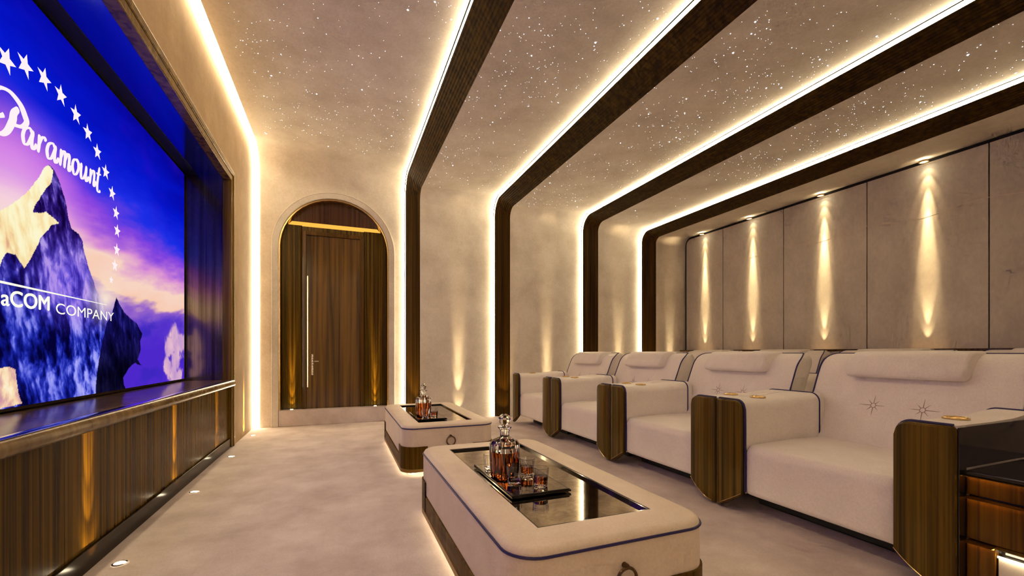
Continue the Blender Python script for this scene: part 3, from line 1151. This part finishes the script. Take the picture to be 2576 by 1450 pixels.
# ------------------------------------------------------------------ drawer cabinet at the near end of the row
ec = thing('drawer_cabinet', 'low dark glossy cabinet with amber-lit drawers at the near end of the recliner row', 'cabinet', (2.365, 0.944, 0))
M['amber_wood'] = wood('amber_wood', (0.07, 0.028, 0.002, 1), (0.19, 0.085, 0.006, 1), 0.3, 0.0)
MB().box(0.03, 0.62, -1.2, -0.003, 0.02, 0.505).build('body', M['black'], ec, smooth=False)
MB().box(-0.02, 0.64, -1.2, -0.0035, 0.5055, 0.522).build('top_board', M['black'], ec, bevel=0.003)
MB().box(0.01, 0.60, 0.0, 0.003, 0.528, 0.695).build('side_panel', M['black'], ec, smooth=False)
MB().box(-0.048, 0.008, -0.003, 0.003, 0.0, 0.695).build('stile', M['black'], ec, bevel=0.002)
for z0, z1, y0 in ((0.425, 0.500, -1.19), (0.247, 0.412, -1.19), (0.0, 0.234, -0.088)):
    dr = MB().box(0.004, 0.03, y0, -0.004, z0, z1).build('drawer', M['amber_wood'], ec, bevel=0.002)
    MB().box(-0.013, -0.007, y0, -0.004, z1 - 0.002, z1 + 0.002).build('edge_light', M['led_amber'], dr, smooth=False)
    MB().box(-0.034, 0.03, y0, -0.004, z1 + 0.0025, z1 + 0.0042).build('lip', M['amber_wood'], dr, smooth=False)
MB().box(0.0, 0.03, -1.19, -0.089, 0.234, 0.246).build('pull_out_board', M['wood_dark'], ec, bevel=0.002)
MB().box(0.006, 0.03, -1.19, -0.095, 0.0, 0.200).build('stone_panel', M['stone'], ec, smooth=False)
MB().box(-0.004, 0.0, -1.19, -0.095, 0.205, 0.212).build('stone_light', M['led_table'], ec, smooth=False)

# ------------------------------------------------------------------ coffee tables
def build_table(label, loc):
    W, L = 0.77, 1.56
    t = thing('coffee_table', label, 'coffee table', loc, 'upholstered coffee tables')
    x0, x1, y0, y1 = -W / 2, W / 2, -L / 2, L / 2
    n = 8
    def ring(ins, z, r=0.11):
        return [(x, y, z) for x, y in rrect(x0 + ins, x1 - ins, y0 + ins, y1 - ins, max(0.005, r - ins), n)]
    ix0, ix1, iy0, iy1 = -0.238, 0.232, -0.63, 0.63
    corners = [(ix1, iy0), (ix1, iy1), (ix0, iy1), (ix0, iy0)]
    inner = [c for c in corners for _ in range(n + 1)]
    m = MB()
    zt = 0.41
    lps = [ring(0.012, 0.150), ring(0.0, 0.160), ring(0.0, zt - 0.030), ring(0.002, zt - 0.018), ring(0.010, zt - 0.006), ring(0.026, zt), [(x, y, zt) for x, y in inner], [(x, y, zt - 0.016) for x, y in inner], [(x, y, 0.30) for x, y in inner]]
    m.loft(lps, cap0=False)
    m.build('body', M['suede'], t, weld=True, angle=50)
    MB().tube(ring(-0.001, zt - 0.026), 0.0048, 6, closed=True).build('piping', M['piping'], t)
    MB().box(ix0 + 0.001, ix1 - 0.001, iy0 + 0.001, iy1 - 0.001, 0.36, zt - 0.013).build('mirror_inset', M['mirror'], t, smooth=False)
    fm = MB()
    e = 0.010
    for a, b_, c_, d_ in ((ix0, ix0 + e, iy0, iy1), (ix1 - e, ix1, iy0, iy1), (ix0 + e, ix1 - e, iy0, iy0 + e), (ix0 + e, ix1 - e, iy1 - e, iy1)):
        fm.box(a, b_, c_, d_, zt - 0.016, zt - 0.004 if a == ix0 and d_ == iy1 and b_ != ix1 else zt - 0.002)
    fm.build('inset_frame', M['black'], t, smooth=False)
    # plinth, taller wraps at the corners
    pb = MB()
    pb.loft([ring(0.016, 0.040), ring(-0.006, 0.041), ring(-0.006, 0.150), ring(0.003, 0.156), ring(0.012, 0.156)], cap0=True)
    pb.build('plinth', M['plinth'], t, angle=40)
    MB().loft([ring(0.010, 0.034), ring(-0.009, 0.035), ring(-0.009, 0.062), ring(-0.004, 0.063)]).build('base_rim', M['rim'], t, angle=40)
    for cxs, cys in ((1, 1), (1, -1), (-1, 1), (-1, -1)):
        loop = rrect(x0 - 0.0085, x1 + 0.0085, y0 - 0.0085, y1 + 0.0085, 0.1185, 10)
        seg = []
        k0 = {(1, -1): 0, (1, 1): 11, (-1, 1): 22, (-1, -1): 33}[(cxs, cys)]
        arc = loop[k0:k0 + 11]
        a, b_ = arc[0], arc[-1]
        w = 0.085
        def ext(p, q):
            d = Vector((p[0] - q[0], p[1] - q[1])).normalized()
            ax = (round(d.x), round(d.y))
            return ax
        if cxs * cys > 0:
            pre = (a[0], a[1] - cys * w)
            post = (b_[0] - cxs * w, b_[1])
        else:
            pre = (a[0] - cxs * w, a[1])
            post = (b_[0], b_[1] - cys * w)
        seg = [pre] + arc + [post]
        cb_ = MB()
        inn_ = [(x * 0.985, y * 0.992) for x, y in seg]
        cb_.loft([[(x, y, 0.064) for x, y in inn_], [(x, y, 0.064) for x, y in seg], [(x, y, 0.238) for x, y in seg], [(x, y, 0.240) for x, y in inn_]], closed=False)
        cb_.build('corner_bracket', M['plinth'], t, angle=40)
    ul = MB().loft([ring(0.05, 0.018), ring(0.05, 0.032)])
    ul.build('under_light', M['led_table'], t)
    MB().box(x0 + 0.12, x1 - 0.12, y0 + 0.12, y1 - 0.12, 0.0, 0.036).build('foot', M['black_matte'], t)
    for s in (-1, 1):
        rp = MB()
        yy_ = s * (L / 2 + 0.012)
        rp.tube([(0.036 * math.cos(2 * PI * k / 28), yy_ + s * 0.004, 0.272 + 0.036 * math.sin(2 * PI * k / 28)) for k in range(28)], 0.0055, 8, closed=True)
        rp.tube([(0, s * (L / 2 - 0.004), 0.312), (0, yy_ + s * 0.004, 0.312)], 0.010, 10)
        rp.build('ring_pull', M['bronze'], t)
    return t


t1 = build_table('large cream coffee table in the foreground with mirrored inset and navy piping', (0.855, 1.94, 0))
t2 = copy_tree(t1)
t2.location = (0.85, 4.27, 0)
t2['label'] = 'cream coffee table farther back, beside the arched door end'
ZT = 0.3975


def build_tray(label, x0, x1, y0, y1):
    t = thing('serving_tray', label, 'tray', ((x0 + x1) / 2, (y0 + y1) / 2, ZT), 'black mirrored trays')
    w, l = (x1 - x0) / 2, (y1 - y0) / 2
    f = MB()
    e = 0.008
    f.box(-w, -w + e, -l, l, 0.004, 0.019)
    f.box(w - e, w, -l, l, 0.004, 0.013)
    f.box(-w + e, w - e, -l, -l + e, 0.004, 0.019)
    f.box(-w + e, w - e, l - e, l, 0.004, 0.013)
    f.build('rim', M['black'], t, bevel=0.002)
    MB().box(-w + e, w - e, -l + e, l - e, 0.005, 0.0125).build('mirror_top', M['mirror'], t, smooth=False)
    ft = MB()
    for sx_ in (-1, 1):
        for sy_ in (-1, 1):
            ft.lathe([(0.012, 0.0), (0.012, 0.0045)], 12, (sx_ * (w - 0.03), sy_ * (l - 0.04), 0))
    ft.build('feet', M['black_matte'], t)
    return t


build_tray('black edged mirror tray on the foreground coffee table', 0.650, 0.925, 1.625, 2.16)
build_tray('black edged mirror tray on the farther coffee table', 0.632, 0.890, 3.78, 4.30)
TZ = ZT + 0.0130


def build_decanter(label, loc, rot=0.3):
    d = thing('decanter', label, 'decanter', loc, 'whiskey decanters', rot)
    n = 12
    def cut(prof, waves):
        v, fc = [], []
        N = 48
        for r, z, w in prof:
            for k in range(N):
                a = 2 * PI * k / N
                rr = r * (1 + w * abs(math.cos(a * waves / 2.0)))
                sq = 1.0 / max(abs(math.cos(a)), abs(math.sin(a)))
                rr = rr * (0.72 + 0.28 * min(sq, 1.28))
                v.append((rr * math.cos(a), rr * math.sin(a), z))
        for i in range(len(prof) - 1):
            for k in range(N):
                fc.append((i * N + k, i * N + (k + 1) % N, (i + 1) * N + (k + 1) % N, (i + 1) * N + k))
        fc.append(tuple(range(N - 1, -1, -1)))
        fc.append(tuple((len(prof) - 1) * N + k for k in range(N)))
        return v, fc
    v, fc = cut([(0.055, 0.0, 0.0), (0.060, 0.004, 0.03), (0.061, 0.02, 0.06), (0.064, 0.08, 0.06), (0.066, 0.13, 0.05), (0.066, 0.155, 0.03), (0.056, 0.172, 0.02), (0.034, 0.183, 0.0), (0.021, 0.192, 0.0), (0.020, 0.212, 0.0),
                  (0.024, 0.224, 0.0), (0.030, 0.230, 0.0), (0.031, 0.236, 0.0), (0.020, 0.238, 0.0)], 12)
    MB().add(v, fc).build('bottle', M['glass'], d, angle=25)
    v, fc = cut([(0.050, 0.006, 0.0), (0.0585, 0.012, 0.03), (0.0605, 0.06, 0.055), (0.0630, 0.115, 0.055), (0.0630, 0.122, 0.05)], 12)
    MB().add(v, fc).build('whiskey', M['whiskey'], d, angle=25)
    MB().lathe([(0.012, 0.239), (0.014, 0.246), (0.024, 0.252), (0.030, 0.266), (0.030, 0.276), (0.022, 0.290), (0.010, 0.297)], 10).build('stopper', M['glass'], d, angle=15)
    return d


def build_tumbler(label, loc, full, rot=0.0):
    t = thing('tumbler', label, 'glass', loc, 'cut glass tumblers', rot)
    g = MB()
    n = 16
    g.lathe([(0.026, 0.0), (0.030, 0.003), (0.031, 0.02), (0.034, 0.05), (0.036, 0.082), (0.0345, 0.083), (0.032, 0.050), (0.029, 0.016), (0.002, 0.014)], n, cap1=True)
    g.build('cup', M['glass'], t, angle=12)
    if full:
        MB().lathe([(0.026, 0.0155), (0.0285, 0.018), (0.0305, 0.045), (0.030, 0.046)], 24).build('whiskey', M['whiskey'], t)
    return t


build_decanter('cut crystal whiskey decanter with stopper on the foreground table tray', (0.728, 1.915, TZ))
build_decanter('cut crystal whiskey decanter with stopper on the farther table tray', (0.725, 4.04, TZ), 0.5)
build_tumbler('empty crystal tumbler in front of the foreground decanter', (0.728, 1.795, TZ), False)
build_tumbler('crystal tumbler of whiskey at the front right of the foreground tray', (0.822, 1.715, TZ), True)
build_tumbler('crystal tumbler of whiskey to the right of the foreground decanter', (0.832, 1.885, TZ), True)
build_tumbler('empty crystal tumbler behind and left of the foreground decanter', (0.697, 2.03, TZ), False)
build_tumbler('empty crystal tumbler in front of the farther decanter', (0.715, 3.88, TZ), False)
build_tumbler('crystal tumbler of whiskey right of the farther decanter', (0.805, 3.93, TZ), True)

# ------------------------------------------------------------------ lamps
def spot(loc, target, energy, angle, blend=0.6, color=(1.0, 0.72, 0.36), size=0.012):
    l = bpy.data.lights.new('spot_lamp', 'SPOT')
    l.energy = energy
    l.color = color
    l.spot_size = math.radians(angle)
    l.spot_blend = blend
    l.shadow_soft_size = size
    o = bpy.data.objects.new('spot_lamp', l)
    o.location = loc
    d = Vector(target) - Vector(loc)
    o.rotation_euler = d.to_track_quat('-Z', 'Y').to_euler()
    C.objects.link(o)
    return o


def graze(x, y, z, up, wx, wy, off, ks, k, color=(1.0, 0.72, 0.36)):
    """one fixture's beam running along a wall: nested cones aimed at growing distances"""
    for d, cone, wgt in ks:
        spot((x, y, z), (x + wx * off, y + wy * off, z + up * d), k * wgt * d ** 3 / off, cone, 1.0, color, 0.006)


def uplight(x, y, z, label, group):
    t = thing('floor_uplight', label, 'floor lamp', (x, y, z), group)
    MB().lathe([(0.030, 0.0), (0.030, 0.004), (0.024, 0.006), (0.022, 0.004)], 20, cap0=False, cap1=False).build('bezel', M['steel'], t)
    MB().lathe([(0.022, 0.0035), (0.001, 0.0045)], 20, cap0=False).build('lens', M['lamp'], t)
    return t


names = ['nearest floor uplight in front of the screen cabinet', 'second floor uplight from the camera along the screen cabinet', 'third floor uplight from the camera along the screen cabinet', 'floor uplight at the far end of the screen cabinet']
for i, l in enumerate(names):
    y = 2.575 + 1.12 * i
    uplight(-0.965, y, 0.001, l, 'floor uplights along the screen cabinet')
    graze(-0.985, y, 0.02, 1, -1, 0, 0.095, ((0.13, 60, 1.3), (0.32, 20, 0.9), (0.55, 11, 0.8)), 60.0, (1.0, 0.68, 0.13))
walls = [(1.66, 6.22, 'floor uplight under the cream bay right of the first dark band'), (3.13, 6.20, 'floor uplight under the cream bay right of the second dark band'),
         (4.52, 6.20, 'floor uplight under the cream bay right of the third dark band'), (5.62, 6.19, 'floor uplight in the corner beside the stone back wall')]
for x, y, l in walls:
    uplight(x, y - 0.03, 0.001, l, 'floor uplights along the far wall')
    wy_ = {1.66: 6.32, 3.13: 6.30, 4.52: 6.27, 5.62: 6.26}[x]
    graze(x, y - 0.03, 0.02, 1, 0, 1, wy_ - y + 0.03, ((0.3, 40, 1.0), (0.8, 18, 0.7), (1.5, 11, 0.25)), 13.0)
for k, (x, D) in enumerate(((0.99, 6.29), (2.36, 6.22), (3.96, 6.22), (5.16, 6.2))):
    n_ = ('first', 'second', 'third', 'fourth')[k]
    uplight(x - 0.05, D - 0.12, 0.001, 'small uplight at the foot of the %s dark ribbed band' % n_, 'uplights at the feet of the ribbed bands')
    graze(x - 0.05, D - 0.12, 0.02, 1, 0.2, 1, 0.14, ((0.2, 50, 1.0), (0.6, 30, 0.4)), 40.0, (1.0, 0.62, 0.16))
for x, l in ((-0.56, 'small uplight left of the door on the raised step'), (0.53, 'small uplight right of the door on the raised step')):
    uplight(AX + x + 0.0, DY + 0.075, 0.2165, l, 'uplights beside the arched door')
    graze(AX + x, DY + 0.075, 0.232, 1, 0, 1, 0.045, ((0.12, 50, 1.0), (0.35, 22, 0.6), (0.8, 10, 0.35)), 40.0, (1.0, 0.62, 0.16))

dl = [5.81, 4.86, 3.79, 2.70, 1.62, 0.55]
dn = ['downlight in the soffit above the far end of the stone wall', 'second downlight from the far end above the stone wall', 'third downlight from the far end above the stone wall', 'downlight nearest the camera in view above the stone wall',
      'downlight above the stone wall beyond the picture edge', 'last downlight above the near end of the stone wall']
for y, l in zip(dl, dn):
    z = 3.085
    t = thing('ceiling_downlight', l, 'downlight', (BX - 0.10, y, z), 'downlights over the stone wall')
    MB().lathe([(0.045, 0.012), (0.045, -0.004), (0.034, -0.006), (0.032, 0.004)], 20, cap0=False, cap1=False).build('bezel', M['brass'], t)
    MB().lathe([(0.032, 0.002), (0.001, 0.001)], 20, cap0=False).build('lens', M['lamp'], t)
    graze(BX - 0.080, y, z - 0.02, -1, 1, 0, 0.06, ((0.2, 90, 1.1), (0.45, 44, 0.9), (1.0, 20, 0.9), (1.85, 12, 0.8)), 3.3)
    graze(BX - 0.075, y, 1.06, 1, 1, 0, 0.055, ((0.3, 36, 0.8), (0.8, 18, 0.5)), 6.5)

# ------------------------------------------------------------------ fibre-optic stars in the ceiling
sv, sf = [], []


def ceiling_z(x, y):
    for a, b in sections:
        if a[0] <= x <= b[0]:
            t = (x - a[0]) / (b[0] - a[0])
            return a[2] + (b[2] - a[2]) * t, a[1] + (b[1] - a[1]) * t, a[3] + (b[3] - a[3]) * t
    return None


cnt = 0
while cnt < 3200:
    x = random.uniform(-0.85, 5.1)
    y = random.uniform(0.2, 6.1)
    if mnoise.noise(Vector((x * 0.9, y * 0.9, 3.3))) + random.uniform(-0.6, 0.8) < 0.0:
        continue
    c = ceiling_z(x, y)
    if c is None or y > c[1] - c[2]:
        continue
    z = c[0]
    s = 0.0020 + 0.0028 * random.random() ** 3
    if random.random() < 0.03:
        s = random.uniform(0.006, 0.009)
    n0 = len(sv)
    sv += [(x + s, y, z - 0.001), (x, y + s, z - 0.001), (x - s, y, z - 0.001), (x, y - s, z - 0.001), (x, y, z - 0.001 - s)]
    sf += [(n0, n0 + 1, n0 + 4), (n0 + 1, n0 + 2, n0 + 4), (n0 + 2, n0 + 3, n0 + 4), (n0 + 3, n0, n0 + 4)]
    cnt += 1
so_ = mesh_obj('ceiling_star_lights', sv, sf, M['star'], smooth=False, recalc=False)
tag(so_, 'tiny fibre-optic star points scattered over the cream ceiling', 'star lights', None, 'stuff')

# ------------------------------------------------------------------ world and colour
w = bpy.data.worlds.new('world')
bpy.context.scene.world = w
w.use_nodes = True
w.node_tree.nodes['Background'].inputs['Color'].default_value = (0.02, 0.018, 0.015, 1)
sc = bpy.context.scene
sc.view_settings.view_transform = 'Standard'
sc.view_settings.look = 'None'
sc.view_settings.gamma = 1.0
sc.view_settings.use_curve_mapping = False
sc.view_settings.exposure = 1.75
sc.cycles.max_bounces = 8
sc.cycles.diffuse_bounces = 5
sc.cycles.glossy_bounces = 4
sc.cycles.transmission_bounces = 8
sc.cycles.use_adaptive_sampling = True
sc.cycles.adaptive_threshold = 0.05
sc.cycles.adaptive_min_samples = 12
sc.cycles.sample_clamp_indirect = 6.0
sc.cycles.use_denoising = True
sc.cycles.caustics_reflective = False
sc.cycles.caustics_refractive = False
